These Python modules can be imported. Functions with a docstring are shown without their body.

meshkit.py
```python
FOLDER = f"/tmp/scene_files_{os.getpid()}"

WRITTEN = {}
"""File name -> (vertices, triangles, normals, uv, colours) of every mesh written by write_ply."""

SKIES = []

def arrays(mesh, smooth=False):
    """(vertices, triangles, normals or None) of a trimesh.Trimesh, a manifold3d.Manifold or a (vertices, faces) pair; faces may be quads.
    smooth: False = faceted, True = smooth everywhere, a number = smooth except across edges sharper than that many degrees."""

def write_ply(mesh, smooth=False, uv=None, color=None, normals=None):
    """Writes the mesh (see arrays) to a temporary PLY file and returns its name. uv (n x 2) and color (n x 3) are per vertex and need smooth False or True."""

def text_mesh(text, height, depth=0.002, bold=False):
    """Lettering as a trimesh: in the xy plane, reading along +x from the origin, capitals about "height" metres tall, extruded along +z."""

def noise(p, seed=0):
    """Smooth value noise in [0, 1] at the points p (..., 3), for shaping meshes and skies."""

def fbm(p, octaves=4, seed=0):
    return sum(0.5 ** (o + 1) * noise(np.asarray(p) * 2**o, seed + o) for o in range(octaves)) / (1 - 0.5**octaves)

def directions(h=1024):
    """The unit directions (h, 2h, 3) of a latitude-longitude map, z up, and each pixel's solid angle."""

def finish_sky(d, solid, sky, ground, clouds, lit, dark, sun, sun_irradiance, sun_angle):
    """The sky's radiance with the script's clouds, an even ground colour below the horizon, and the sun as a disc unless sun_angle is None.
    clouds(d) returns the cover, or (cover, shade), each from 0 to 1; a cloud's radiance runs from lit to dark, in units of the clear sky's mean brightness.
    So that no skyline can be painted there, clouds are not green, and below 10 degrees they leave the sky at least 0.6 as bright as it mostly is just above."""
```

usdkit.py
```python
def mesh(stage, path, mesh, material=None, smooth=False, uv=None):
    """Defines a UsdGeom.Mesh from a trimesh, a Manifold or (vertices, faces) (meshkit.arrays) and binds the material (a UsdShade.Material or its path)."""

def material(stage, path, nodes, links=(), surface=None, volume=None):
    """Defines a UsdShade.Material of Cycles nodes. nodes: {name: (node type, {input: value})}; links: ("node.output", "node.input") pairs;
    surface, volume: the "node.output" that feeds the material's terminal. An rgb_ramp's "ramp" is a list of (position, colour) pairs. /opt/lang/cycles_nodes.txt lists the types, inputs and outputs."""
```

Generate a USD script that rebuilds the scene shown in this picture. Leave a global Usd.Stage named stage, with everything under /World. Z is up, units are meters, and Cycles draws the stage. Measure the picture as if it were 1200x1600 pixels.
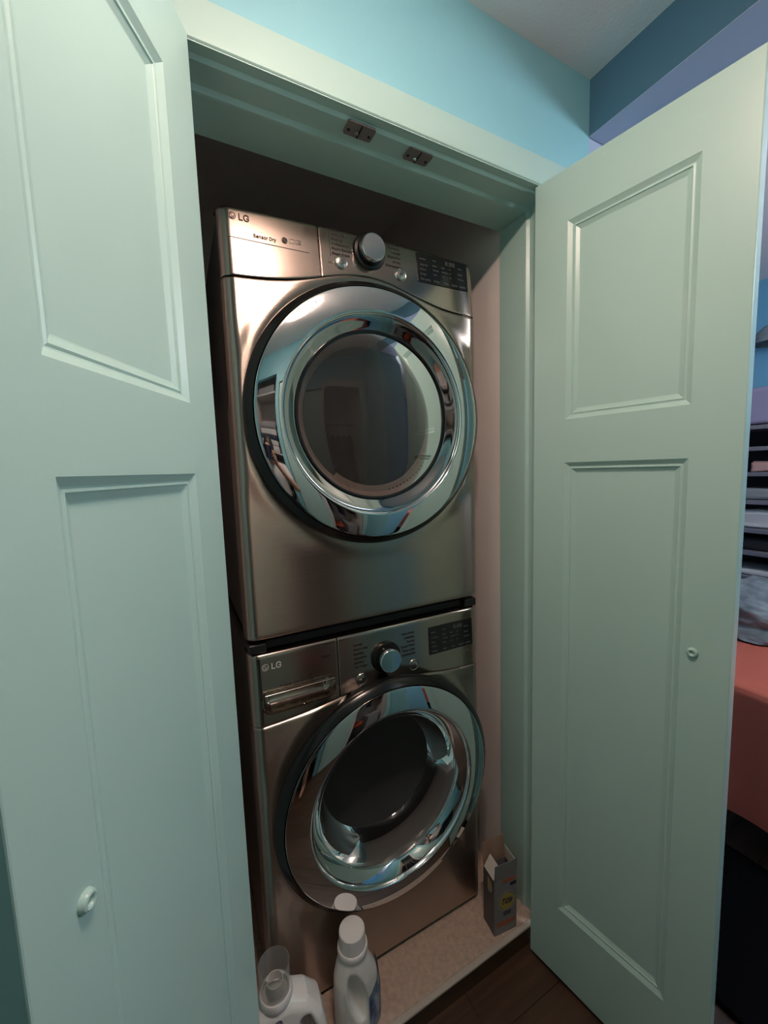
import math, random
import numpy as np, trimesh, usdkit, meshkit
from shapely.geometry import Polygon, Point, box as sbox
from shapely import affinity
from pxr import Usd, UsdGeom, UsdLux, UsdShade, Gf, Sdf

random.seed(7); rng = np.random.default_rng(7)
stage = Usd.Stage.CreateInMemory()
UsdGeom.SetStageUpAxis(stage, 'Z')
UsdGeom.Xform.Define(stage, '/World'); UsdGeom.Scope.Define(stage, '/World/Looks')

# ------------------------------------------------------------------ camera
CAM = np.array([-.1304, -.9355, 1.4248]); YAW, PITCH, ROLL, FPX = 27.79, 5.982, -1.828, 636.0
def cam_axes():
    y, p, r = np.radians([YAW, PITCH, ROLL])
    fw = np.array([np.sin(y)*np.cos(p), np.cos(y)*np.cos(p), -np.sin(p)])
    rt = np.array([np.cos(y), -np.sin(y), 0]); up = np.cross(rt, fw)
    return rt*np.cos(r)+up*np.sin(r), -rt*np.sin(r)+up*np.cos(r), fw
RT, UP, FW = cam_axes()
cam = UsdGeom.Camera.Define(stage, '/World/camera')
cam.CreateHorizontalApertureAttr(36.0); cam.CreateVerticalApertureAttr(48.0)
cam.CreateFocalLengthAttr(36.0*FPX/1200); cam.CreateClippingRangeAttr(Gf.Vec2f(.02, 100))
M4 = np.eye(4); M4[0, :3] = RT; M4[1, :3] = UP; M4[2, :3] = -FW; M4[3, :3] = CAM
cam.AddTransformOp().Set(Gf.Matrix4d(*[float(v) for v in M4.ravel()]))
cam.CreateExposureAttr(1.3)

# ------------------------------------------------------------------ light levels (lamps are built further down)
HALL_LAMP = np.array([.12, -.72, 2.445]); HALL_EMIT = 172.0; HALL_COLOR = (1.0, .76, .64)
BED_LAMP = np.array([1.75, -1.25, 2.445]); BED_EMIT = 17.0; BED_COLOR = (.84, .91, 1.0)

# ------------------------------------------------------------------ naming helpers
used = {}
def numbered(parent, name):
    k = (str(parent), name); n = used.get(k, 0); used[k] = n+1
    return f'{parent}/{name}' if n == 0 else f'{parent}/{name}_{n:03d}'
def tag(p, label=None, cat=None, group=None, kind=None):
    p = p.GetPrim() if hasattr(p, 'GetPrim') else p
    for k, v in (('label', label), ('category', cat), ('group', group), ('kind', kind)):
        if v: p.SetCustomDataByKey(k, v)
    return p
def thing(name, label, cat, loc=(0, 0, 0), rz=0, group=None, kind=None, rx=0):
    x = UsdGeom.Xform.Define(stage, numbered('/World', name))
    x.AddTranslateOp().Set(Gf.Vec3d(*map(float, loc)))
    if rz: x.AddRotateZOp().Set(float(rz))
    if rx: x.AddRotateXOp().Set(float(rx))
    return tag(x.GetPrim(), label, cat, group, kind)
def obj(name, mesh, mat, parent=None, smooth=False, label=None, cat=None, group=None, kind=None):
    par = '/World' if parent is None else str(parent.GetPath())
    p = usdkit.mesh(stage, numbered(par, name), cat_(mesh), mat, smooth=smooth).GetPrim()
    return tag(p, label, cat, group, kind)
def cat_(m):
    if isinstance(m, list): return trimesh.util.concatenate(m) if len(m) > 1 else m[0]
    return m

# ------------------------------------------------------------------ mesh helpers
def T(v, f):
    f = np.asarray(f)
    if f.shape[1] == 4: f = np.vstack([f[:, [0, 1, 2]], f[:, [0, 2, 3]]])
    return trimesh.Trimesh(np.asarray(v, float), f, process=False)
def bx(x0, x1, y0, y1, z0, z1, b=0.0):
    """box, with chamfered edges if b"""
    if b <= 0:
        m = trimesh.creation.box([x1-x0, y1-y0, z1-z0]); m.apply_translation([(x0+x1)/2, (y0+y1)/2, (z0+z1)/2]); return m
    c = np.array([(x0+x1)/2, (y0+y1)/2, (z0+z1)/2]); h = np.array([x1-x0, y1-y0, z1-z0])/2
    b = min(b, h.min()*.9); pts = []
    for s in np.ndindex(2, 2, 2):
        s = np.array(s)*2-1
        for k in range(3):
            q = h-b; q = q.copy(); q[k] = h[k]; pts.append(c+s*q)
    return trimesh.Trimesh(pts, process=False).convex_hull
def rbox(x0, x1, y0, y1, z0, z1, r, n=5):
    """box with rounded edges"""
    s = trimesh.creation.icosphere(2 if n < 4 else 3, r); c = np.array([(x0+x1)/2, (y0+y1)/2, (z0+z1)/2]); h = np.array([x1-x0, y1-y0, z1-z0])/2-r
    v = s.vertices+np.sign(np.round(s.vertices, 9))*h
    allv = []
    for sg in np.ndindex(2, 2, 2): allv.append(s.vertices+(np.array(sg)*2-1)*h)
    m = trimesh.Trimesh(np.vstack(allv), process=False).convex_hull; m.apply_translation(c); return m
def lathe(prof, n=96, axis='z', c=(0, 0, 0), closed=False):
    """profile [(r, h)] turned about an axis through c; axis 'y': h runs along y"""
    p = np.asarray(prof, float); a = np.arange(n)*2*np.pi/n
    r, h = p[:, 0][:, None], p[:, 1][:, None]+0*a[None]
    X, Y = r*np.cos(a), r*np.sin(a)
    v = np.stack([X, Y, h], -1) if axis == 'z' else np.stack([X, h, Y], -1) if axis == 'y' else np.stack([h, X, Y], -1)
    m = len(p); f = []
    for i in range(m if closed else m-1):
        j = (i+1) % m
        k = np.arange(n); k2 = (k+1) % n
        q = np.stack([i*n+k, i*n+k2, j*n+k2, j*n+k], -1)
        f.append(q if axis != 'y' else q[:, ::-1])
    t = T(v.reshape(-1, 3)+np.asarray(c), np.vstack(f)); t.merge_vertices(); t.update_faces(t.nondegenerate_faces()); return t
def rod(p, q, r, n=12, r2=None):
    p, q = np.array(p, float), np.array(q, float); L = np.linalg.norm(q-p)
    m = lathe([(0, 0), (r, 0), (r if r2 is None else r2, L), (0, L)], n)
    m.apply_transform(trimesh.geometry.align_vectors([0, 0, 1], (q-p)/L)); m.apply_translation(p); return m
def tube(pts, r, n=10):
    P = np.asarray(pts, float); t = np.gradient(P, axis=0); t /= np.linalg.norm(t, axis=1, keepdims=True)
    u = np.cross(t[0], [0, 0, 1.]); u = u/np.linalg.norm(u) if np.linalg.norm(u) > 1e-3 else np.array([1., 0, 0])
    v = []; R = np.broadcast_to(r, (len(P),))
    for i in range(len(P)):
        u = u-(u@t[i])*t[i]; u /= np.linalg.norm(u); w = np.cross(t[i], u)
        a = np.arange(n)*2*np.pi/n; v.append(P[i]+R[i]*(np.cos(a)[:, None]*u+np.sin(a)[:, None]*w))
    f = []; k = np.arange(n); k2 = (k+1) % n
    for i in range(len(P)-1): f.append(np.stack([i*n+k, i*n+k2, (i+1)*n+k2, (i+1)*n+k], -1))
    m = T(np.vstack(v), np.vstack(f)); nv = len(m.vertices)
    vv = np.vstack([m.vertices, P[0], P[-1]])
    ff = np.vstack([m.faces, np.stack([k2, k, 0*k+nv], -1), np.stack([(len(P)-1)*n+k, (len(P)-1)*n+k2, 0*k+nv+1], -1)])
    return trimesh.Trimesh(vv, ff, process=False)
def extr(poly, h, z0=0):
    g = getattr(poly, 'geoms', [poly]); ms = []
    for p in g:
        m = trimesh.creation.extrude_polygon(p, h, engine='earcut'); m.apply_translation([0, 0, z0]); ms.append(m)
    return cat_(ms)
def front(m, x=0, y=0, z=0):
    """xy-plane drawing (extruded +z) stood up on a face that looks to -y: x stays, y becomes z, +z becomes -y"""
    m = m.copy(); v = m.vertices; m.vertices = np.stack([v[:, 0]+x, -v[:, 2]+y, v[:, 1]+z], -1); return m
def text(s, h, depth=.0004, bold=False, anchor='l', width=None):
    m = meshkit.text_mesh(s, h, depth, True); w = m.bounds[1][0]
    if width: m.apply_scale([width/w, 1, 1]); w = width
    if anchor != 'l': m.apply_translation([-w if anchor == 'r' else -w/2, 0, 0])
    return m
def ring(r0, r1, h, n=40, z0=0):
    return lathe([(r0, z0), (r1, z0), (r1, z0+h), (r0, z0+h)], n, closed=True)
def disc(r, h, n=32):
    return lathe([(0, 0), (r, 0), (r, h), (0, h)], n)
def grid(fn, us, vs, flip=False):
    U, V = np.meshgrid(us, vs, indexing='ij'); P = fn(U, V); n, m = len(us), len(vs)
    i, j = np.meshgrid(np.arange(n-1), np.arange(m-1), indexing='ij'); a = (i*m+j).ravel()
    q = np.stack([a, a+m, a+m+1, a+1], -1)
    return T(P.reshape(-1, 3), q[:, ::-1] if flip else q)
def nets(f, lo, hi, h):
    """naive surface nets of a vectorised distance function (negative inside)"""
    lo, hi = np.asarray(lo, float), np.asarray(hi, float); n = np.ceil((hi-lo)/h).astype(int)+1
    ax = [lo[k]+np.arange(n[k])*h for k in range(3)]
    G = np.stack(np.meshgrid(*ax, indexing='ij'), -1); D = f(G); S = D < 0
    acc = np.zeros(tuple(n-1)+(3,)); cnt = np.zeros(tuple(n-1)); sl = lambda o, m: tuple(slice(o[k], o[k]+m[k]) for k in range(3))
    edges = []
    for k in range(3):
        e = np.zeros(3, int); e[k] = 1; m = n-e
        a, b = D[sl((0, 0, 0), m)], D[sl(e, m)]; cr = (a < 0) != (b < 0)
        t = np.where(cr, a/np.where(np.abs(a-b) < 1e-12, 1, a-b), 0)
        pt = G[sl((0, 0, 0), m)].copy(); pt[..., k] += t*h
        o1, o2 = [x for x in range(3) if x != k]
        for d1 in (0, 1):
            for d2 in (0, 1):
                src = [slice(None)]*3; dst = [slice(None)]*3
                for o, d in ((o1, d1), (o2, d2)):
                    src[o] = slice(1-d, n[o]-d) if False else slice(d, d+n[o]-1); dst[o] = slice(0, n[o]-1)
                c = cr[tuple(src)]; acc[tuple(dst)] += np.where(c[..., None], pt[tuple(src)], 0); cnt[tuple(dst)] += c
        edges.append((k, cr, a < 0))
    idx = -np.ones(tuple(n-1), int); on = cnt > 0; idx[on] = np.arange(on.sum()); V = acc[on]/cnt[on][:, None]; F = []
    for k, cr, ins in edges:
        o1, o2 = [(1, 2), (2, 0), (0, 1)][k]
        P = np.argwhere(cr); P = P[(P[:, o1] > 0) & (P[:, o2] > 0) & (P[:, o1] < n[o1]-1) & (P[:, o2] < n[o2]-1)]
        def at(d1, d2):
            Q = P.copy(); Q[:, o1] -= d1; Q[:, o2] -= d2; return idx[Q[:, 0], Q[:, 1], Q[:, 2]]
        q = np.stack([at(1, 1), at(0, 1), at(0, 0), at(1, 0)], -1); w = ins[P[:, 0], P[:, 1], P[:, 2]]
        F.append(np.where(w[:, None], q, q[:, ::-1]))
    return T(V, np.vstack(F))
def smin(a, b, k):
    h = np.clip(.5+.5*(b-a)/k, 0, 1); return b*(1-h)+a*h-k*h*(1-h)
def cap_sdf(p, a, b, ra, rb):
    a, b = np.asarray(a, float), np.asarray(b, float); d = b-a; t = np.clip(((p-a)@d)/(d@d), 0, 1)
    return np.linalg.norm(p-a-t[..., None]*d, axis=-1)-(ra+(rb-ra)*t)
def ell_sdf(p, c, r):
    q = (p-np.asarray(c))/np.asarray(r); k = np.linalg.norm(q, axis=-1); return (k-1)*min(r)
def rb_sdf(p, c, h, r):
    q = np.abs(p-np.asarray(c))-np.asarray(h)+r
    return np.linalg.norm(np.maximum(q, 0), axis=-1)+np.minimum(q.max(-1), 0)-r

# ------------------------------------------------------------------ materials
def lk(n): return '/World/Looks/'+n
def plain(name, col, rough=.5, metal=0., spec=.5, bump=0, bscale=200., bstretch=(1, 1, 1), var=0, vscale=6., coat=0, extra=None):
    nodes = {'p': ('principled_bsdf', {'base_color': col, 'roughness': rough, 'metallic': metal, 'specular_ior_level': spec, **({'coat_weight': coat, 'coat_roughness': .1} if coat else {}), **(extra or {})})}; links = []
    if bump or var: nodes['tc'] = ('texture_coordinate', {}); 
    if bump:
        nodes['mp'] = ('mapping', {'scale': bstretch}); nodes['n'] = ('noise_texture', {'scale': bscale, 'detail': 3.0}); nodes['b'] = ('bump', {'strength': bump, 'distance': .002})
        links += [('tc.object', 'mp.vector'), ('mp.vector', 'n.vector'), ('n.fac', 'b.height'), ('b.normal', 'p.normal')]
    if var:
        c = np.array(col); nodes['n2'] = ('noise_texture', {'scale': vscale, 'detail': 4.0}); nodes['r'] = ('rgb_ramp', {'ramp': [(.3, tuple(np.clip(c*(1-var), 0, 1))), (.7, tuple(np.clip(c*(1+var), 0, 1)))]})
        links += [('tc.object', 'n2.vector'), ('n2.fac', 'r.fac'), ('r.color', 'p.base_color')]
    return usdkit.material(stage, lk(name), nodes, links, surface='p.BSDF')
def steel(name, col, rough=.26, an=.75, metal=1.0):
    return usdkit.material(stage, lk(name), {
        'tc': ('texture_coordinate', {}), 'mp': ('mapping', {'scale': (3., 3., 1600.)}), 'n': ('noise_texture', {'scale': 1.0, 'detail': 2.0}),
        'mr': ('map_range', {'from_min': .2, 'from_max': .8, 'to_min': rough*.96, 'to_max': rough*1.04}),
        'z': ('combine_xyz', {'x': 0., 'y': 0., 'z': 1.}),
        'p': ('principled_bsdf', {'base_color': col, 'metallic': metal, 'anisotropic': an})},
        [('tc.object', 'mp.vector'), ('mp.vector', 'n.vector'), ('n.fac', 'mr.value'), ('mr.result', 'p.roughness'), ('z.vector', 'p.tangent')], surface='p.BSDF')
def pane(name, tint, ior=1.5, rough=.0, gl=(1, 1, 1)):
    return usdkit.material(stage, lk(name), {'t': ('transparent_bsdf', {'color': tint}), 'g': ('glossy_bsdf', {'color': gl, 'roughness': rough}), 'f': ('fresnel', {'IOR': ior}), 'm': ('mix_closure', {})},
        [('f.fac', 'm.fac'), ('t.BSDF', 'm.closure1'), ('g.BSDF', 'm.closure2')], surface='m.closure')
MINT = plain('mint_paint', (.43, .62, .57), .33, bump=.05, bscale=260.)
AQUA = plain('aqua_wall_paint', (.28, .59, .66), .55, bump=.12, bscale=160.)
BLUE = plain('deep_blue_wall_paint', (.075, .19, .28), .55, bump=.12, bscale=160.)
BEDBLUE = plain('bedroom_blue_wall_paint', (.17, .42, .60), .6)
PERI = plain('periwinkle_wall_paint', (.42, .51, .67), .6, bump=.1, bscale=160.)
CEIL = plain('textured_ceiling_paint', (.92, .87, .86), .8, bump=.3, bscale=140.)
WHITEWALL = plain('white_closet_paint', (.88, .80, .755), .6, bump=.2, bscale=150.)
DRYWALL = plain('teal_textured_underside', (.43, .62, .60), .6, bump=.4, bscale=300.)
SLAB = plain('speckled_beige_vinyl', (.50, .38, .31), .45, bump=.15, bscale=120., var=.16, vscale=70.)
EDGE = plain('pale_edge_strip', (.50, .45, .40), .35)
def wood(name, a, b, sc=(2.5, 40, 40), rough=.4):
    return usdkit.material(stage, lk(name), {'tc': ('texture_coordinate', {}), 'mp': ('mapping', {'scale': sc}), 'n': ('noise_texture', {'scale': 1., 'detail': 6., 'distortion': .6}), 'r': ('rgb_ramp', {'ramp': [(.25, a), (.75, b)]}),
        'bu': ('bump', {'strength': .15, 'distance': .002}), 'p': ('principled_bsdf', {'roughness': rough})},
        [('tc.object', 'mp.vector'), ('mp.vector', 'n.vector'), ('n.fac', 'r.fac'), ('r.color', 'p.base_color'), ('n.fac', 'bu.height'), ('bu.normal', 'p.normal')], surface='p.BSDF')
WOOD = wood('dark_walnut_floor', (.034, .018, .010), (.085, .046, .027))
WOODS = [WOOD, wood('dark_walnut_floor_b', (.038, .020, .011), (.092, .050, .029)), wood('dark_walnut_floor_c', (.031, .016, .010), (.078, .042, .025))]
STEEL = steel('brushed_graphite_steel', (.50, .41, .35), .26, .92)
STEELP = steel('brushed_panel_steel', (.49, .395, .34), .165, .25)
DARKSTEEL = plain('dark_grey_cabinet_metal', (.05, .048, .047), .4, .3)
CHROME = plain('chrome', (.80, .81, .82), .03, 1.0)
CHROMED = plain('tinted_chrome', (.42, .42, .42), .05, 1.0)
BLACK = plain('black_gloss_plastic', (.008, .008, .008), .18)
BLACKM = plain('black_matte_plastic', (.012, .012, .012), .5)
RUBBER = plain('grey_rubber', (.20, .195, .19), .4)
DRUM = plain('drum_steel', (.40, .38, .36), .32, 1.0)
BEIGEP = plain('beige_plastic', (.50, .40, .34), .4)
INK = plain('dark_print', (.025, .02, .018), .6)
INKL = plain('faint_print', (.20, .17, .155), .5)
INKW = plain('light_grey_print', (.55, .55, .53), .4)
INKD = plain('display_grey_print', (.10, .11, .115), .4)
DISPLAY = plain('black_display_glass', (.012, .013, .014), .12)
SILVER = plain('silver_button', (.55, .52, .48), .22, 1.0)
GLASSD = usdkit.material(stage, lk('dryer_tinted_window'), {'t': ('transparent_bsdf', {'color': (.60, .58, .58)}), 'd': ('diffuse_bsdf', {'color': (.12, .11, .105)}), 'g': ('glossy_bsdf', {'color': (.85, .85, .85), 'roughness': .015}), 'f': ('fresnel', {'IOR': 1.6}), 'm0': ('mix_closure', {'fac': .14}), 'm': ('mix_closure', {})}, [('t.BSDF', 'm0.closure1'), ('d.BSDF', 'm0.closure2'), ('f.fac', 'm.fac'), ('m0.closure', 'm.closure1'), ('g.BSDF', 'm.closure2')], surface='m.closure')
GLASSW = pane('washer_clear_bowl', (.74, .73, .72), 1.5)
CATCHM = plain('dull_catch_metal', (.22, .19, .18), .45, .2)
NICKEL = plain('brushed_nickel', (.40, .36, .34), .35, 1.0)
WHITEP = plain('white_bottle_plastic', (.78, .76, .73), .32, extra={'subsurface_weight': .1})
CAPW = plain('white_cap_plastic', (.74, .71, .69), .4)
CUP = usdkit.material(stage, lk('frosted_dosing_cup'), {'t': ('transparent_bsdf', {'color': (.93, .93, .92)}), 'd': ('translucent_bsdf', {'color': (.75, .74, .72)}), 'd2': ('principled_bsdf', {'base_color': (.75, .74, .72), 'roughness': .15}), 'a': ('mix_closure', {'fac': .5}), 'm': ('mix_closure', {'fac': .30})}, [('d.BSDF', 'a.closure1'), ('d2.BSDF', 'a.closure2'), ('t.BSDF', 'm.closure1'), ('a.closure', 'm.closure2')], surface='m.closure')
LBL = usdkit.material(stage, lk('blue_bottle_label'), {'tc': ('texture_coordinate', {}), 'mp': ('mapping', {'scale': (40., 40., 25.)}), 'n': ('noise_texture', {'scale': 1., 'detail': 3.}), 'r': ('rgb_ramp', {'ramp': [(.35, (.03, .06, .14)), (.5, (.10, .16, .28)), (.68, (.35, .42, .50))]}), 'p': ('principled_bsdf', {'roughness': .3})},
    [('tc.object', 'mp.vector'), ('mp.vector', 'n.vector'), ('n.fac', 'r.fac'), ('r.color', 'p.base_color')], surface='p.BSDF')
CARD_OUT = plain('grey_box_card', (.22, .215, .225), .45)
CARD_DK = plain('dark_purple_box_card', (.085, .075, .085), .45)
CARD_IN = plain('raw_card_inside', (.30, .19, .13), .7)
CARD_W = plain('white_card_flap', (.72, .66, .60), .6)
def emit(name, col, s): return usdkit.material(stage, lk(name), {'e': ('emission', {'color': col, 'strength': s})}, surface='e.emission')

# ================================================================== THE SETTING
ZF, ZC = -.065, 2.445           # hall floor, ceilings
YW, YCAS = -.145, -.16          # closet wall face, casing face
XL, XR, ZH = -.085, .785, 2.110 # opening: left and right jamb, underside of the head
XW, YB, XLW = .952, -1.58, -1.15
def wallm(name, m, mat, label, cat='wall', smooth=False): return obj(name, m, mat, None, smooth, label, cat, kind='structure')

fl = thing('floor', 'dark brown wood plank floor of the hall below the closet ledge', 'floor', kind='structure')
obj('subfloor', bx(-1.4, 3.2, -3.3, -.12, ZF-.05, ZF-.008), BLACKM, fl)
y, k = -.122, 0
while y > -1.9:
    x = -1.3-random.random()*.6
    while x < 3.0:
        L = .8+random.random()*.5
        a, b = max(x, -1.3), min(x+L, 3.0)
        if b-a > .05: obj('floor_plank', bx(a+.0003, b-.0003, y-.1186, y-.0006, ZF-.012, ZF, .0006), WOODS[(k*7+int(x*10)) % 3], fl)
        x += L; k += 1
    y -= .119
obj('floor_plank', bx(-1.3, 3.0, -3.3, y-.001, ZF-.012, ZF), WOOD, fl)

slab = thing('closet_floor', 'raised speckled beige closet floor ledge under the washer', 'floor', kind='structure')
obj('floor_slab', bx(XL-.06, XR+.06, -.118, .84, -.06, 0, .002), SLAB, slab)
obj('edge_strip', bx(XL-.02, XR+.02, -.134, -.1182, -.008, .0015, .002), EDGE, slab, label='pale strip along the front edge of the ledge')
obj('riser', bx(XL-.02, XR+.02, -.131, -.1185, ZF, -.0085), WOOD, slab, label='dark brown wooden riser below the strip')

obj('ceiling', bx(-1.3, 3.7, -3.4, .95, ZC, ZC+.05), CEIL, None, label='textured off-white ceiling over the hall', cat='ceiling', kind='structure')
wf = thing('wall_front', 'aqua painted wall above and around the closet opening', 'wall', kind='structure')
obj('wall_panel', [bx(-1.3, XL-.012, YW, -.03, ZF, ZC), bx(XL-.012, XR+.012, YW, -.03, ZH+.012, ZC), bx(XR+.012, XW, YW, -.03, ZF, ZC)], AQUA, wf)
wallm('wall_left', bx(XLW-.1, XLW, YB, YW, ZF, ZC), AQUA, 'aqua painted wall at the left end of the hall')
wr = thing('wall_right', 'deep blue header and mint end wall beside the bedroom opening', 'wall', kind='structure')
obj('header', bx(XW, XW+.20, -1.12, YW, 2.306, ZC), BLUE, wr, label='deep blue wall strip above the bedroom opening')
obj('soffit', bx(XW+.0006, XW+.20, -1.12, YW, 2.3042, 2.3058), PERI, wr, label='periwinkle underside of the header')
obj('wall_panel', bx(XW, XW+.20, YB-.1, -1.12, ZF, ZC), AQUA, wr)
wbk = thing('wall_back', 'aqua wall behind the photographer with closet opening', 'wall', kind='structure')
obj('wall_panel', [bx(-1.3, -.52, YB-.1, YB, ZF, ZC), bx(-.52, -.02, YB-.1, YB, 2.15, ZC), bx(-.02, .06, YB-.1, YB, ZF, ZC), bx(.06, .90, YB-.1, YB, 2.05, ZC), bx(.90, XW, YB-.1, YB, ZF, ZC)], AQUA, wbk)
# inside of the laundry closet
wallm('wall_closet_right', [bx(XR+.003, XR+.055, -.02, .84, 0, ZC)], WHITEWALL, 'warm white side wall inside the closet right of the machines')
wallm('wall_closet_left', [bx(XL-.05, XL-.003, -.02, .84, 0, ZC)], WHITEWALL, 'white side wall inside the closet left of the machines')
wallm('wall_closet_back', bx(XL-.05, XR+.055, .84, .89, 0, ZC), WHITEWALL, 'shadowed wall inside the closet behind the dryer')

# casing and jambs
t1 = thing('trim_1', 'flat mint casing board across the top of the closet opening', 'trim', kind='structure')
obj('casing_board', bx(XL-.085, XR+.085, YCAS, YW, ZH+.0108, ZH+.078, .002), MINT, t1)
def head_profile():
    # section (y, down) of the jamb head: casing reveal, bead, flat, stop with rounded nose
    return [(-.1575, .0085), (-.138, .0085), (-.132, .003), (-.088, .003), (-.081, -.004), (-.076, -.0045), (.018, -.0045), (.024, 0.0), (.024, .03), (-.1440, .03), (-.1440, .0104), (-.1575, .0104)]
pr = Polygon([(a, b) for a, b in head_profile()])
m = extr(pr, XR-XL+.03); v = m.vertices.copy(); m.vertices = np.stack([v[:, 2]+XL-.015, v[:, 0], ZH+v[:, 1]], -1); m.invert()
t2 = thing('trim_2', 'mint jamb head with stepped door stop under the top casing', 'trim', kind='structure')
obj('jamb_head', m, MINT, t2)
def side_jamb(x, s):
    m = extr(pr, ZH+.008-(ZF+.065)); v = m.vertices.copy(); m.vertices = np.stack([x+s*(v[:, 1]+.0045), v[:, 0], v[:, 2]], -1)
    if s > 0: m.invert()
    return m
for i, (x, s, w) in enumerate(((XR, 1, 'right'), (XL, -1, 'left'))):
    t = thing(f'trim_{3+i}', f'mint side jamb and casing at the {w} of the closet opening', 'trim', kind='structure')
    obj('side_jamb', side_jamb(x, s), MINT, t)
    a, b = (x+.0145, x+.085) if s > 0 else (x-.085, x-.0145)
    obj('casing_board', bx(a, b, YCAS, YW, ZF, ZH+.0095, .002), MINT, t)
obj('baseboard_left', bx(-1.15, XL-.086, YW-.014, YW, ZF, ZF+.09, .003), MINT, None, label='mint baseboard on the wall behind the left door leaf', cat='baseboard', kind='structure')

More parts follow.
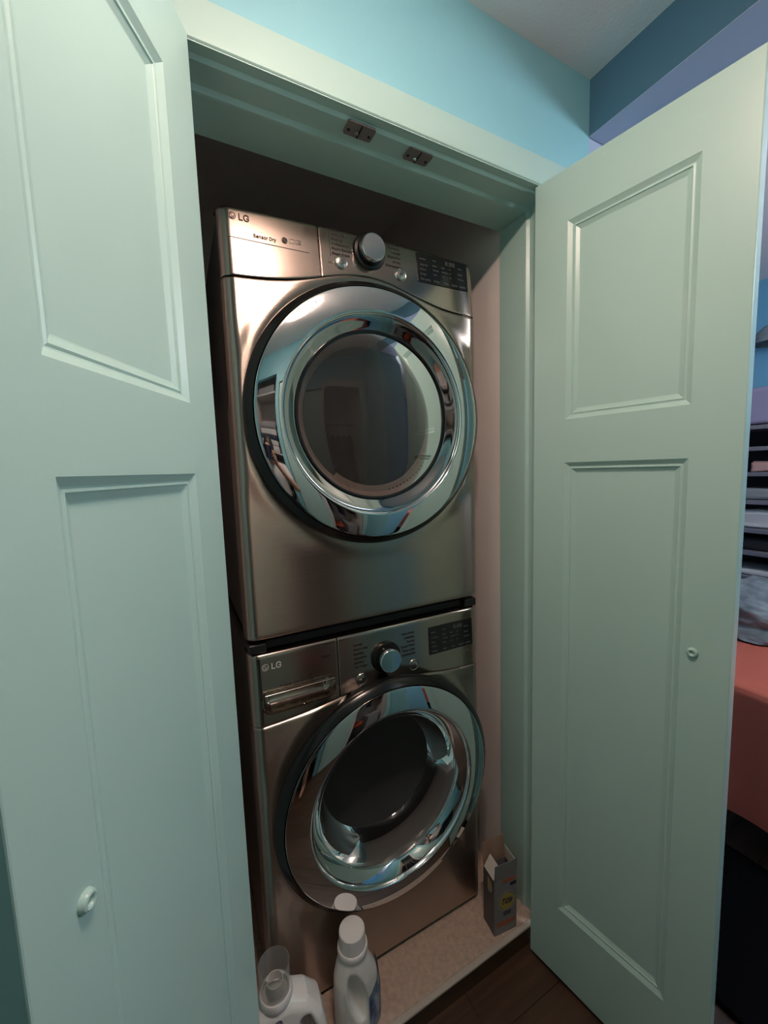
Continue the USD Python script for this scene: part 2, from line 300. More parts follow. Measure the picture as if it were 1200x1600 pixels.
# ------------------------------------------------------------------ the two door leaves
DW, DT, ZD0, ZD1 = .4329, .035, -.05, 2.116
S0, S1 = .087, .348; PAN = ((.1696, 1.4275), (1.5337, 1.9976))
def leaf(name, label, ox, oy, u, n):
    ang = math.degrees(math.atan2(u[1], u[0]))
    t = thing(name, label, 'door', (ox, oy, ZD0), ang, kind='structure')
    hand = 1 if (u[0]*n[1]-u[1]*n[0]) > 0 else -1      # local y axis points along +n if hand = 1
    H = ZD1-ZD0
    def sh(m):
        if hand < 0:
            m = m.copy(); m.vertices[:, 1] *= -1; m.invert()
        return m
    def quad(s0, s1, z0, z1, d=0): return T([[s0, d, z0], [s0, d, z1], [s1, d, z1], [s1, d, z0]], [[0, 1, 2, 3]])
    zb = [0, PAN[0][0]-ZD0, PAN[0][1]-ZD0, PAN[1][0]-ZD0, PAN[1][1]-ZD0, H]; e = .002
    fr = [quad(e, S0, e, H-e), quad(S1, DW-e, e, H-e)]
    for a, b in ((e, zb[1]), (zb[2], zb[3]), (zb[4], H-e)): fr.append(quad(S0, S1, a, b))
    # rounded arris, edges and back
    lp = lambda i, d: np.array([[i, d, i], [DW-i, d, i], [DW-i, d, H-i], [i, d, H-i]])
    loops = [lp(e, 0), lp(e*.3, -e*.3), lp(0, -e), lp(0, -DT+e), lp(e, -DT)]
    V = np.vstack(loops); F = []
    for k in range(len(loops)-1):
        for j in range(4): F.append([k*4+j, (k+1)*4+j, (k+1)*4+(j+1) % 4, k*4+(j+1) % 4])
    q = (len(loops)-1)*4; F.append([q, q+3, q+2, q+1][::-1])
    b_ = T(V, F); b_.invert()
    obj('door_frame', sh(cat_(fr+[b_])), MINT, t)
    for z0, z1 in ((zb[1], zb[2]), (zb[3], zb[4])):
        st = [(0, 0), (.0015, -.001), (.0095, -.006), (.0115, -.0065), (.0145, -.0055), (.0155, -.0058), (.0165, -.0075), (.0245, -.0115), (.0265, -.012)]
        V = np.vstack([[[S0+o, d, z0+o], [S1-o, d, z0+o], [S1-o, d, z1-o], [S0+o, d, z1-o]] for o, d in st]); F = []
        for k in range(len(st)-1):
            for j in range(4): F.append([k*4+j, k*4+(j+1) % 4, (k+1)*4+(j+1) % 4, (k+1)*4+j])
        q = (len(st)-1)*4; F.append([q, q+1, q+2, q+3]); mm = T(V, F); mm.invert()
        obj('door_panel', sh(mm), MINT, t)
    kn = lathe([(0, .004), (.0045, .004), (.0055, .0055), (.0075, .010), (.0105, .0112), (.0135, .0098), (.0155, .0055), (.0165, 0.0)], 40, 'y'); kn.vertices *= .62; 
    kn.apply_translation([.3703, 0, 1.028-ZD0]); obj('knob', sh(kn), MINT, t, smooth=35)
    for hz in (.205, .94, 1.765):
        z = hz-ZD0
        h = [rod([-.002, -DT-.004, z-.042], [-.002, -DT-.004, z+.042], .0042, 12), rod([-.002, -DT-.004, z+.042], [-.002, -DT-.004, z+.047], .0028, 10), bx(-.0022, -.0002, -.033, -.005, z-.042, z+.042)]
        for dz in (-.028, 0, .028): h.append(rod([-.0021, -.018, z+dz], [-.0030, -.018, z+dz], .0035, 10))
        obj('hinge', sh(cat_(h)), NICKEL, t, smooth=35)
    return t
ar, al = np.radians(99.416), np.radians(119.266)
leaf('door_1', 'left mint panelled closet door leaf, open in the left foreground', -.0488, -.1692, (math.cos(al), -math.sin(al)), (math.sin(al), math.cos(al)))
leaf('door_2', 'right mint panelled closet door leaf swung open beside the bedroom opening', .7411, -.1509, (-math.cos(ar), -math.sin(ar)), (-math.sin(ar), math.cos(ar)))

# roller catches under the head
def catch(x, y, label, bright):
    t = thing('door_catch', label, 'door catch', (x, y, ZH+.004), group='catches under the jamb head')
    pl = Polygon([(-.028, -.0175), (.028, -.0175), (.031, -.013), (.031, .013), (.028, .0175), (-.028, .0175), (-.031, .013), (-.031, -.013)])
    obj('plate', extr(pl, .0035, -.0038), CATCHM, t)
    obj('tongue', bx(-.001, .001, -.016, .016, -.0058, -.0038), BLACKM, t)
    obj('ball', trimesh.creation.icosphere(3, .0045).apply_translation([-.006, .004, -.0055]), CHROME if bright else CATCHM, t, smooth=True)
    for sx in (-.023, .023): obj('screw', disc(.0032, .001, 14).apply_translation([sx, .004, -.0047]), BLACKM, t)
    return t
catch(.270, -.122, 'left metal door catch plate under the jamb head', False)
catch(.415, -.115, 'right metal door catch plate with a shiny ball under the jamb head', True)

# ================================================================== DRYER AND WASHER
W = .6844; RC = .028
def edge_y(x):
    """set-back of the front near the rounded vertical edges"""
    d = np.minimum(x, W-x); t = np.clip(1-d/RC, 0, 1); return RC*(1-np.sqrt(np.clip(1-t*t, 0, 1)))
def lines(a, b, step, fine):
    """grid lines from a to b, finer in the given (lo, hi, step) stretches"""
    xs = [a]
    while xs[-1] < b-1e-9:
        s = step
        for lo, hi, fs in fine:
            if lo-1e-9 <= xs[-1] < hi: s = min(s, fs)
        xs.append(min(b, xs[-1]+s))
    return np.array(xs)
def machine(t, zc, R, H, seam, ztop, dryer, cx):
    """front in local coordinates: x 0..W, y = 0 front plane (towards -y), z up"""
    cz = zc
    xs = lines(0, W, .008, [(0, RC+.002, .0025), (W-RC-.002, W, .0025)])
    # ---- cabinet: sides, top, back
    a = np.linspace(0, np.pi/2, 9); D = .74
    pts = [(RC-RC*math.sin(b)*1, RC-RC*math.cos(b)) for b in a[::-1]]
    plan = [(0+.004, D), (.004, .062), (.010, .058)]
    body = [bx(.004, W-.004, .055, D, .015, H-.004, .006)]
    obj('cabinet', body, DARKSTEEL, t)
    # ---- front panel with hole for the door, its top edge follows the seam
    z0 = .012
    vs = np.concatenate([[0, .002, .006], np.linspace(.012, .975, 110), [.984, .990, .994, .997, 1.0]])
    def fp(U, V):
        zt = seam(U)-.0007; z = z0+(zt-z0)*V
        r = np.hypot(U-cx, z-cz)
        y = edge_y(U)
        y = y+.006*np.clip(1-(zt-z)/.006, 0, 1)**2+.006*np.clip(1-(z-z0)/.010, 0, 1)**2
        y = y-.004*np.exp(-((r-(R+.012))/.024)**2)*np.clip((U)/.05, 0, 1)*np.clip((W-U)/.05, 0, 1)          # swelling round the door
        return np.stack([U, y, z], -1)
    m = grid(fp, xs, vs)
    c = m.triangles_center; m.update_faces(np.hypot(c[:, 0]-cx, c[:, 2]-cz) > R-.034); m.remove_unreferenced_vertices()
    sides = []
    for x, fl in ((0, False), (W, True)):
        sides.append(grid(lambda U, V: np.stack([0*U+x, U, V], -1), np.array([RC, .06]), np.array([z0, float(seam(np.array(x)))]), flip=fl))
    obj('front_panel', cat_([m]+sides), STEEL, t, smooth=40)
    # ---- control panel: fascia in two pieces, split at x = .2235
    def fascia(x0, x1, pocket=None):
        fx = lines(x0, x1, .006, [(x0, x0+.004, .001), (x1-.004, x1, .001), (0, RC+.002, .0025), (W-RC-.002, W, .0025)]+([(.025, .212, .002)] if pocket else []))
        vv = np.concatenate([[0, .008, .02], np.linspace(.04, .90, 90 if pocket else 24), [.92, .935, .95, .965, .975, .985, .993, 1.0]])
        def f(U, V):
            zb = seam(U)+.0007; zt = ztop(U); z = zb+(zt-zb)*V
            d = zt-z; y = edge_y(U)
            tt = np.clip(1-d/.012, 0, 1); y = y+.012*(1-np.sqrt(np.clip(1-tt*tt, 0, 1)))
            y = y+.0015*np.clip(1-(z-zb)/.002, 0, 1)**2
            if dryer: y = y+.014*np.clip(V, 0, 1)+.001
            else: y = y+.007*np.clip(V, 0, 1)+.001
            for e0, on in ((x0, x0 > .01), (x1, x1 < W-.01)):
                if on: y = y+.0018*np.clip(1-np.abs(U-e0)/.002, 0, 1)**2
            if pocket is not None: y = y+pocket(U, z)
            return np.stack([U, y, z], -1)
        m = grid(f, fx, vv)
        top = grid(lambda U, V: np.stack([U, V*1.0, ztop(U)-.0002+0*V], -1), fx, np.array([.034, .07]))
        return cat_([m, top]), f
    return fascia, cx

def place(name, label, cat, z): return thing(name, label, cat, (.0037, .0178, z), math.degrees(-.0164))

# door: parts share one profile; y = 0 is the front plane
def porthole(t, cx, cz, R, R1, yc):
    obj('door_rim', lathe([(R-.022, .02), (R-.013, .002), (R-.006, yc+.036), (R, yc+.029), (R, yc+.021), (R-.003, yc+.013), (R1+.005, yc+.004), (R1+.0018, yc+.001), (R1+.0005, yc+.002), (R1-.002, yc+.012)], 128, 'y', (cx, 0, cz)), BLACK, t, smooth=50)
    R2 = R1-.0575
    pr_ = [(R1-.0003, yc+.010), (R1-.0003, yc+.001), (R1-.0012, yc-.0008)]
    for k in range(1, 18):
        a = k/17; pr_.append((R1+(R2-R1)*a, yc-.0008-.0575*(.27*a-.085*a*a)))
    yf = pr_[-1][1]
    pr_ += [(R2-.0012, yf+.0004)]
    obj('door_ring', lathe(pr_, 160, 'y', (cx, 0, cz)), CHROME, t, smooth=30)
    obj('door_bevel', lathe([(R2-.0012, yf+.0006), (R2-.0022, yf+.001), (R2-.005, yf+.004), (R2-.0075, yf+.0105), (R2-.009, yf+.011)], 160, 'y', (cx, 0, cz)), CHROME, t, smooth=30)
    return R1, R2-.009, yf+.011

# --- dryer ------------------------------------------------------------
ZDR = 1.0213
dr = place('dryer', 'brushed graphite front-load dryer stacked on top of the washer', 'dryer', ZDR)
DH = 1.998-ZDR
seam_d = lambda x: (1.846-ZDR)+.053*np.exp(-((np.asarray(x, float)-W/2)/.170)**2)+.0*x
ztop_d = lambda x: (1.997-ZDR)+.008*(1-((np.asarray(x, float)-W/2)/(W/2))**2)
RD = .321; CZD = 1.557-ZDR; CX = .3435
fas, CX = machine(dr, CZD, RD, DH, seam_d, ztop_d, True, CX)
XS = .2215
m1, f1 = fas(0, XS-.0008); m2, f2 = fas(XS+.0008, W)
obj('control_panel', m1, STEELP, dr, smooth=40); cpd = obj('control_panel', m2, STEELP, dr, smooth=40)
def on_panel(seam, ztop, f, x, z):
    V = (z-(seam(x)+.0007))/(ztop(x)-seam(x)-.0007); return float(f(np.array([[float(x)]]), np.array([[V]]))[0, 0, 1])
def panel_kit(t, seam, ztop, fl, fr, Z0):
    """lettering follows the tilt of the panel; x in metres from the left edge, z absolute"""
    def stick(m, x, z, mat, name, lift=.0004, bend=True, label=None):
        m = m.copy()
        if len(m.faces) < 200 and m.extents.max() > .02: m = m.subdivide_to_size(.009, 8)
        v = m.vertices; z -= Z0; f = fl if x < XS else fr
        ex = np.clip(v[:, 0]+x, .001, W-.001); ez = v[:, 1]+z
        V = (ez-(seam(ex)+.0007))/(ztop(ex)-seam(ex)-.0007)
        m.vertices = np.stack([ex, f(ex, V)[:, 1]-v[:, 2]-.0005, ez], -1)
        return obj(name, m, mat, t, label=label)
    return stick
def logo(stick, x, z, s, mat):
    """round emblem with a stylised face, then LG"""
    r = s*.5
    mk = [ring(r*.84, r, .0004, 36)]
    arc = lambda r0, r1, a0, a1: extr(Polygon([(r0*math.cos(a), r0*math.sin(a)) for a in np.linspace(a0, a1, 20)]+[(r1*math.cos(a), r1*math.sin(a)) for a in np.linspace(a1, a0, 20)]), .0004)
    mk.append(extr(sbox(-r*.08, -r*.5, r*.08, r*.35), .0004)); mk.append(extr(sbox(-r*.08, -r*.5, r*.35, -r*.36), .0004))
    mk.append(arc(r*.52, r*.66, math.pi*.5, math.pi*2.0)); mk.append(extr(sbox(r*.30, -r*.07, r*.66, r*.07), .0004))
    mk.append(disc(r*.11, .0004, 14).apply_translation([-r*.30, r*.32, 0]))
    stick(cat_(mk), x, z, mat, 'emblem')
    stick(text('LG', s*.86, bold=True), x+s*.78, z-s*.42, mat, 'brand_lettering')
def cycle_knob(t, x, y, z):
    b = obj('dial_base', lathe([(.0435, .006), (.0435, -.004), (.041, -.0075), (.034, -.009), (.033, -.006)], 64, 'y', (x, y, z)), BLACK, t, smooth=40)
    k = obj('dial', lathe([(.033, -.004), (.032, -.016), (.0325, -.0285), (.0318, -.0308), (.0300, -.0320), (.0285, -.0318), (.015, -.0324), (0, -.0326)], 64, 'y', (x, y, z)), CHROME, t, smooth=40)
    obj('dial_skirt', lathe([(.0345, -.004), (.0338, -.020), (.0328, -.0205)], 64, 'y', (x, y, z)), BLACK, t, smooth=40)
def push_button(t, stick, x, z, y, sym):
    b = obj('push_button', lathe([(.0165, .004), (.0165, -.002), (.0150, -.0036), (.0135, -.0030), (.0128, -.0022), (.0120, -.0040), (.006, -.0052), (0, -.0055)], 40, 'y', (x, y, z)), SILVER, t, smooth=40)
    if sym == 'power': s_ = [ring(.0042, .0052, .0004, 24), extr(sbox(-.0005, 0, .0005, .006), .0004)]
    else: s_ = [extr(Polygon([(-.004, -.004), (-.004, .004), (.001, 0)]), .0004), extr(sbox(.002, -.004, .003, .004), .0004), extr(sbox(.004, -.004, .005, .004), .0004)]
    obj('button_mark', front(cat_(s_), x, y-.0053, z), INK, b)
st = panel_kit(dr, seam_d, ztop_d, f1, f2, ZDR)
logo(st, .0300, 1.974, .0155, INK)
st(text('Sensor Dry', .0072, width=.050), .0715, 1.9375, INK, 'lettering')
st(cat_([ring(.0058, .0068, .0004, 28), disc(.0050, .0004, 20)]), .1405, 1.945, INK, 'round_mark'); 
st(extr(sbox(-.006, -.005, .006, .005).difference(sbox(-.0054, -.0044, .0054, .0044)), .0004), .157, 1.9465, INKL, 'square_mark')
st(extr(sbox(-.006, -.005, .006, .005).difference(sbox(-.0054, -.0044, .0054, .0044)), .0004), .172, 1.947, INKL, 'square_mark')
st(text('AI', .0055), .1695, 1.9442, INKL, 'lettering')
st(extr(sbox(0, -.0005, .175, .0005), .0004), .0205, 1.9285, INKL, 'rule_line', bend=False)
for i, s in enumerate(('Normal', 'Heavy Duty', 'Bedding', 'Antibacterial', 'Steam Sanitary', 'Steam Fresh')):
    st(text(s, .0056), .2520, 1.9965-.0118*i, INK, 'cycle_lettering')
st(extr(sbox(-.0004, -.066, .0004, .006), .0004), .2485, 2.0-.002, INK, 'rule_line'); st(extr(sbox(0, -.0004, .05, .0004), .0004), .2485, 1.9965+.007, INKL, 'rule_line')
for i, s in enumerate(('Perm Press', 'Delicates', 'Towels', 'Speed Dry', 'Air Dry', 'Downloaded')):
    st(text(s, .0056, anchor='r'), .4410, 1.9965-.0118*i, INK, 'cycle_lettering')
kx, kz = .350, 1.960-ZDR; ky = on_panel(seam_d, ztop_d, f2, kx, kz)
cycle_knob(dr, kx, ky-.0005, kz)
push_button(dr, st, .2727, 1.9200-ZDR, on_panel(seam_d, ztop_d, f2, .2727, 1.92-ZDR), 'power')
push_button(dr, st, .4370, 1.9210-ZDR, on_panel(seam_d, ztop_d, f2, .437, 1.921-ZDR), 'start')
st(text('2', .009), .2415, 1.919, INKL, 'lettering'); st(extr(sbox(0, 0, .010, .0006), .0004), .2405, 1.9155, INKL, 'rule_line')
def display(t, st, x0, x1, z0, z1, rows):
    c = ((x0+x1)/2, (z0+z1)/2)
    st(extr(sbox(-(x1-x0)/2, -(z1-z0)/2, (x1-x0)/2, (z1-z0)/2).buffer(-.002).buffer(.002), .0012), *c, DISPLAY, 'display')
    ms = []
    for (fx, fz, s, h) in rows:
        mm = text(s, h, .0003); mm.apply_translation([(fx-.5)*(x1-x0), (fz-.5)*(z1-z0), .0012]); ms.append(mm)
    st(cat_(ms), *c, INKD, 'display_lettering')
ROWS = [(.05, .78, 'Sanitize', .004), (.05, .58, 'Damp Dry', .004), (.05, .42, 'Reduce', .004), (.05, .26, 'Energy', .004), (.05, .08, 'Dry Level', .005), (.30, .8, 'Very', .004), (.30, .62, 'More', .004), (.30, .47, 'Normal', .004), (.30, .32, 'Less', .004), (.47, .62, 'High', .004), (.47, .47, 'Medium', .004), (.47, .32, 'Low', .004), (.30, .08, 'Temp.', .005), (.50, .08, 'Time', .005), (.55, .76, '8:88', .011), (.62, .62, '60', .004), (.62, .47, '40', .004), (.62, .32, '20', .004), (.66, .08, 'Signal', .005), (.80, .72, 'Steam', .004), (.80, .52, 'Signal', .004), (.80, .34, 'Wrinkle', .004), (.82, .08, 'Option', .005)]
display(dr, st, .4905, .6560, 1.9160, 1.9925, ROWS)
R1, RI, YI = porthole(dr, CX, CZD, RD, .3025, -.037)
# funnel of tinted chrome, dark glass cover, inner ring, drum behind
obj('window_funnel', lathe([(RI+.001, YI-.0006), (RI-.004, YI+.001), (RI-.012, YI+.006), (RI-.022, YI+.013), (RI-.028, YI+.016)], 128, 'y', (CX, 0, CZD)), CHROMED, dr, smooth=40)
obj('window_seal', lathe([(RI-.0275, YI+.0155), (RI-.030, YI+.013), (RI-.034, YI+.014), (RI-.036, YI+.020)], 128, 'y', (CX, 0, CZD)), BLACK, dr, smooth=40)
rg = RI-.033
obj('door_glass', lathe([(rg, YI+.018), (rg*.9, YI+.0135), (rg*.7, YI+.0095), (rg*.4, YI+.0065), (rg*.15, YI+.0053), (0, YI+.0051)], 128, 'y', (CX, 0, CZD)), GLASSD, dr, smooth=True, label='dark tinted round dryer window')
obj('door_liner', lathe([(rg+.001, YI+.022), (rg-.012, YI+.035), (rg-.022, YI+.05), (rg-.020, YI+.075)], 96, 'y', (CX, 0, CZD)), BEIGEP, dr, smooth=40)
obj('drum', lathe([(.270, .10), (.285, .12), (.285, .60), (.26, .62), (0, .63)], 96, 'y', (CX, 0, CZD)), DRUM, dr, smooth=30)
for k in range(3):
    a = math.radians(90+k*120); c, s = math.cos(a), math.sin(a)
    mm = nets(lambda p: rb_sdf(p, (0, 0, 0), (.028, .20, .030), .022), (-.035, -.21, -.04), (.035, .21, .04), .008)
    q = mm.vertices.copy(); mm.vertices = np.stack([CX+q[:, 0]*s+(q[:, 2]+.262)*c, q[:, 1]+.36, CZD-q[:, 0]*c+(q[:, 2]+.262)*s], -1); obj('drum_lifter', mm, DRUM, dr, smooth=True)
lf = []
for k in range(12):
    a = math.radians(-78+k*3.6); r = rg-.014; lf.append(lathe([(0, -.0008), (.0022, -.0008), (.0022, .002)], 10, 'y', (CX+r*math.cos(a), YI+.036, CZD+r*math.sin(a))))
arc = np.radians(np.linspace(-128, -28, 40)); r0, r1 = rg-.030, rg-.006
obj('lint_filter_cover', front(extr(Polygon([(r1*math.cos(a), r1*math.sin(a)) for a in arc]+[(r0*math.cos(a), r0*math.sin(a)) for a in arc[::-1]]), .004), CX, YI+.041, CZD), BEIGEP, dr)
obj('lint_filter_slot', lf, BLACKM, dr, kind='stuff')
obj('door_frame', [lathe([(RI-.01, .02), (.300, .06), (.300, .10), (.265, .10), (.265, .06)], 64, 'y', (CX, 0, CZD))], BLACKM, dr, smooth=40)

# --- washer -----------------------------------------------------------
ZWA = .0
wa = place('washer', 'brushed graphite front-load washer on the ledge under the dryer', 'washer', ZWA)
WH = .9975
seam_w = lambda x: .8165+.030*np.exp(-((np.asarray(x, float)-W/2)/.185)**2)
ztop_w = lambda x: .9965-.0*np.asarray(x, float)
RW = .321; CZW = .549; CX = .3475
fas, CX = machine(wa, CZW, RW, WH, seam_w, ztop_w, False, CX)
def pocket(x, z):
    # hand grip: flat upper edge, lower corners rounded, floor slopes up to a lip
    zc_ = .8745; hx, hz = .0885, .0245; px = x-.118; pz = z-zc_
    qx = np.abs(px)-hx+.018; qz = np.where(pz > 0, pz-hz, -pz-hz+.018*1.0)
    qd = np.where(pz > 0, np.maximum(np.abs(px)-hx, pz-hz), np.hypot(np.maximum(qx, 0), np.maximum(qz, 0))+np.minimum(np.maximum(qx, qz), 0)-.018)
    t = np.clip(-qd/.004, 0, 1); t2 = np.clip(-qd/.022, 0, 1)
    return np.where(qd < 0, .007*t+.024*np.sqrt(np.clip(1-(1-t2)**2, 0, 1))*np.where(pz > 0, 1, 1), 0)-.0015*np.exp(-(np.clip(qd, 0, 1)/.0025)**2)*(qd >= 0)*(pz < .01)
m1, f1w = fas(0, XS-.0008, pocket); m2, f2w = fas(XS+.0008, W)
drw = obj('detergent_drawer', m1, STEELP, wa, smooth=40, label='drawer front with recessed hand grip')
obj('grip_lip', bx(.0305, .2055, -.0100, -.0035, .8985, .9000, .0004), SILVER, drw)
obj('control_panel', m2, STEELP, wa, smooth=40)
stw = panel_kit(wa, seam_w, ztop_w, f1w, f2w, ZWA)
logo(stw, .0375, .963, .0165, INKW)
stw(text('Inverter DirectDrive', .0055, width=.070), .0700, .9055, INK, 'lettering')
stw(cat_([ring(.0058, .0068, .0004, 28), disc(.0050, .0004, 20)]), .1480, .9115, INK, 'round_mark')
stw(text('AI', .0065), .1640, .9085, INK, 'lettering')
stw(text('Steam', .0062), .1760, .952, INK, 'lettering')
for i, s in enumerate(('Normal', 'Heavy Duty', 'Bedding', 'Allergiene', 'Sanitary', 'Tub Clean')): stw(text(s, .0056), .2640, .9615-.0120*i, INK, 'cycle_lettering')
for i, s in enumerate(('Perm Press', 'Delicates', 'Towels', 'Speed Wash', 'Rinse+Spin', 'Downloaded')): stw(text(s, .0056, anchor='r'), .4520, .9600-.0120*i, INK, 'cycle_lettering')
kx, kz = .3590, .9120; ky = on_panel(seam_w, ztop_w, f2w, kx, kz); cycle_knob(wa, kx, ky-.0005, kz)
push_button(wa, stw, .2830, .8700, on_panel(seam_w, ztop_w, f2w, .283, .87), 'power')
push_button(wa, stw, .4450, .8690, on_panel(seam_w, ztop_w, f2w, .445, .869), 'start')
WROWS = [(a, b, {'Dry Level': 'Temp.', 'Temp.': 'Spin', 'Time': 'Soil', 'Sanitize': 'Steam', 'Damp Dry': 'Pre Wash', 'Reduce': 'Rinse'}.get(s, s), h) for a, b, s, h in ROWS]
display(wa, stw, .5000, .6565, .8830, .9640, WROWS)
stw(text('4.5 cu. ft.', .0045), .6150, .866, INKL, 'lettering')
R1, RI, YI = porthole(wa, CX, CZW, RW, .3015, -.058)
obj('window_funnel', lathe([(RI+.001, YI-.0006), (RI-.003, YI+.001), (RI-.012, YI+.009), (RI-.022, YI+.019), (RI-.026, YI+.026)], 128, 'y', (CX, 0, CZW)), CHROME, wa, smooth=40)
rb_ = RI-.026
obj('door_glass', lathe([(rb_+.003, YI+.020), (rb_-.003, YI+.024), (rb_-.010, YI+.044), (rb_-.028, YI+.095), (rb_-.046, YI+.125), (rb_-.060, YI+.137), (rb_-.066, YI+.139), (rb_-.070, YI+.136), (rb_-.10, YI+.128), (rb_*.3, YI+.122), (0, YI+.121)], 128, 'y', (CX, 0, CZW)), GLASSW, wa, smooth=40, label='dark clear bowl of the washer door')
obj('door_seal', lathe([(rb_+.010, YI+.026), (rb_+.003, YI+.045), (rb_-.004, YI+.085), (rb_+.010, YI+.115), (rb_+.026, YI+.135), (rb_+.03, YI+.16), (rb_+.06, YI+.17)], 96, 'y', (CX, 0, CZW)), RUBBER, wa, smooth=40)
obj('drum', lathe([(.235, .14), (.262, .16), (.262, .60), (.24, .62), (0, .63)], 96, 'y', (CX, 0, CZW)), DRUM, wa, smooth=30)
for k in range(3):
    a = math.radians(30+k*120); c, s = math.cos(a), math.sin(a)
    mm = nets(lambda p: rb_sdf(p, (0, 0, 0), (.028, .18, .030), .022), (-.035, -.19, -.04), (.035, .19, .04), .008)
    q = mm.vertices.copy(); mm.vertices = np.stack([CX+q[:, 0]*s+(q[:, 2]+.240)*c, q[:, 1]+.38, CZW-q[:, 0]*c+(q[:, 2]+.240)*s], -1); obj('drum_lifter', mm, DRUM, wa, smooth=True)
obj('door_frame', [lathe([(RI-.02, .03), (.300, .06), (.300, .14), (.236, .14), (.236, .06)], 64, 'y', (CX, 0, CZW))], BLACKM, wa, smooth=40)
for x in (.06, W-.06):
    for yy in (.10, .68): obj('foot', lathe([(0, 0), (.022, 0), (.022, .008), (.010, .010), (.010, .0165)], 20, c=(x, yy, 0)), BLACKM, wa)
kit = thing('stacking_kit', 'black stacking frame in the gap between dryer and washer', 'bracket', (.0037, .0178, .9968), math.degrees(-.0164))
obj('rail', [bx(.003, .045, .012, .70, .0005, .0240, .003)], BLACKM, kit); obj('rail', [bx(W-.045, W-.003, .012, .70, .0005, .0240, .003)], BLACKM, kit)
obj('cross_bar', bx(.045, W-.045, .030, .050, .0005, .0240, .003), BLACKM, kit)

# ================================================================== THINGS ON THE LEDGE
# white bottle with the tall cap
def lerp(z, zs, vs): return np.interp(z, zs, vs)
BC = np.array([.194, -.073, .0015])
bt = thing('detergent_bottle', 'white detergent bottle with tall flat white cap and blue label', 'bottle', tuple(BC), 8)
def bottle(p):
    x, y, z = p[..., 0], p[..., 1], p[..., 2]
    zs = [0, .004, .012, .10, .15, .185, .205, .222, .226]
    hx = lerp(z, zs, [.050, .056, .060, .060, .054, .042, .0335, .0325, .0325]); hy = lerp(z, zs, [.036, .041, .044, .044, .043, .038, .0335, .0325, .0325])
    ox = lerp(z, [0, .1, .2, .23], [.008, .008, 0, 0])
    k = (np.abs((x-ox)/hx)**2.6+np.abs(y/hy)**2.6)**(1/2.6); d = (k-1)*np.minimum(hx, hy)
    d = np.maximum(d, np.maximum(-z, z-.226))
    # grip hollow on the near side
    q = p-np.array([-.013, -.046, .124]); ca, sa = math.cos(-.20), math.sin(-.20)
    qx, qz = q[..., 0]*ca-q[..., 2]*sa, q[..., 0]*sa+q[..., 2]*ca
    g = (np.sqrt((qx/.023)**2+(q[..., 1]/.034)**2+(qz/.074)**2)-1)*.02
    return -smin(-d, g, .004)
obj('bottle_body', nets(bottle, (-.08, -.06, -.006), (.085, .06, .235), .0032), WHITEP, bt, smooth=True)
obj('neck_collar', lathe([(.0325, .216), (.0375, .217), (.0388, .222), (.0385, .229), (.0365, .232), (.0325, .2325)], 48), CAPW, bt, smooth=40)
obj('bottle_cap', lathe([(.0330, .230), (.0342, .232), (.0332, .262), (.0324, .2705), (.0306, .2722), (0, .2722)], 56), CAPW, bt, smooth=40)
def lab_fn(U, V):
    a = np.radians(-80+U*82); z = .012+V*(.095+.05*U)
    hx, hy = .0612+0*z, .0452+0*z; c, s = np.cos(a), np.sin(a); k = (np.abs(c/hx)**2.6+np.abs(s/hy)**2.6)**(-1/2.6)
    sh = np.interp(z, [0, .10, .155], [1, 1, .90])
    return np.stack([.008+k*c*sh, k*s*sh, z], -1)
obj('bottle_label', grid(lab_fn, np.linspace(0, 1, 30), np.linspace(0, 1, 12)), LBL, bt, smooth=True, label='blue printed label')

# white jug with clear dosing cup
jg = thing('detergent_jug', 'white detergent jug with looped handle and clear dosing cup', 'jug', (0.0, -.075, .0015), -6)
def jug(p):
    x, y, z = p[..., 0], p[..., 1], p[..., 2]
    poly = [(-.078, .0), (.095, .0), (.110, .05), (.110, .115), (.100, .165), (.070, .205), (.033, .224), (-.030, .224), (-.062, .200), (-.078, .15)]
    P = np.array(poly); d2 = np.full(x.shape, 1e9); ins = np.zeros(x.shape, bool)
    for i in range(len(P)):
        a, b = P[i], P[(i+1) % len(P)]; e = b-a; wx, wz = x-a[0], z-a[1]; t = np.clip((wx*e[0]+wz*e[1])/(e@e), 0, 1)
        d2 = np.minimum(d2, np.hypot(wx-t*e[0], wz-t*e[1])); c = ((a[1] > z) != (b[1] > z)) & (x < (b[0]-a[0])*(z-a[1])/(b[1]-a[1]+1e-12)+a[0]); ins ^= c
    d = np.where(ins, -d2, d2)+.022
    hy = np.interp(z, [0, .14, .2, .23], [.046, .046, .037, .034])-.022
    q = np.maximum(d, 0)**2+np.maximum(np.abs(y)-hy, 0)**2; s = np.sqrt(q)+np.minimum(np.maximum(d, np.abs(y)-hy), 0)-.022
    hole = cap_sdf(np.stack([x, 0*x, z], -1), (.060, 0, .166), (.079, 0, .105), .013, .016)
    return -smin(-s, hole-.0, .012)
obj('jug_body', nets(jug, (-.09, -.06, -.006), (.125, .06, .236), .0034), WHITEP, jg, smooth=True)
obj('neck_collar', lathe([(.0300, .218), (.0370, .220), (.0385, .226), (.0380, .236), (.0355, .240), (.0300, .240)], 48), CAPW, jg, smooth=40)
obj('pour_spout', lathe([(.020, .238), (.019, .262), (.0175, .2625), (.0185, .238)], 32), CAPW, jg, smooth=40)
obj('dosing_cup', lathe([(.0335, .238), (.0345, .300), (.0352, .305), (.0342, .3055), (.0330, .300), (.0320, .240)], 56), CUP, jg, smooth=40, label='clear plastic dosing cup')
obj('round_badge', front(disc(.0085, .0006, 28), .0, -.0385, .198), INKW, jg); 
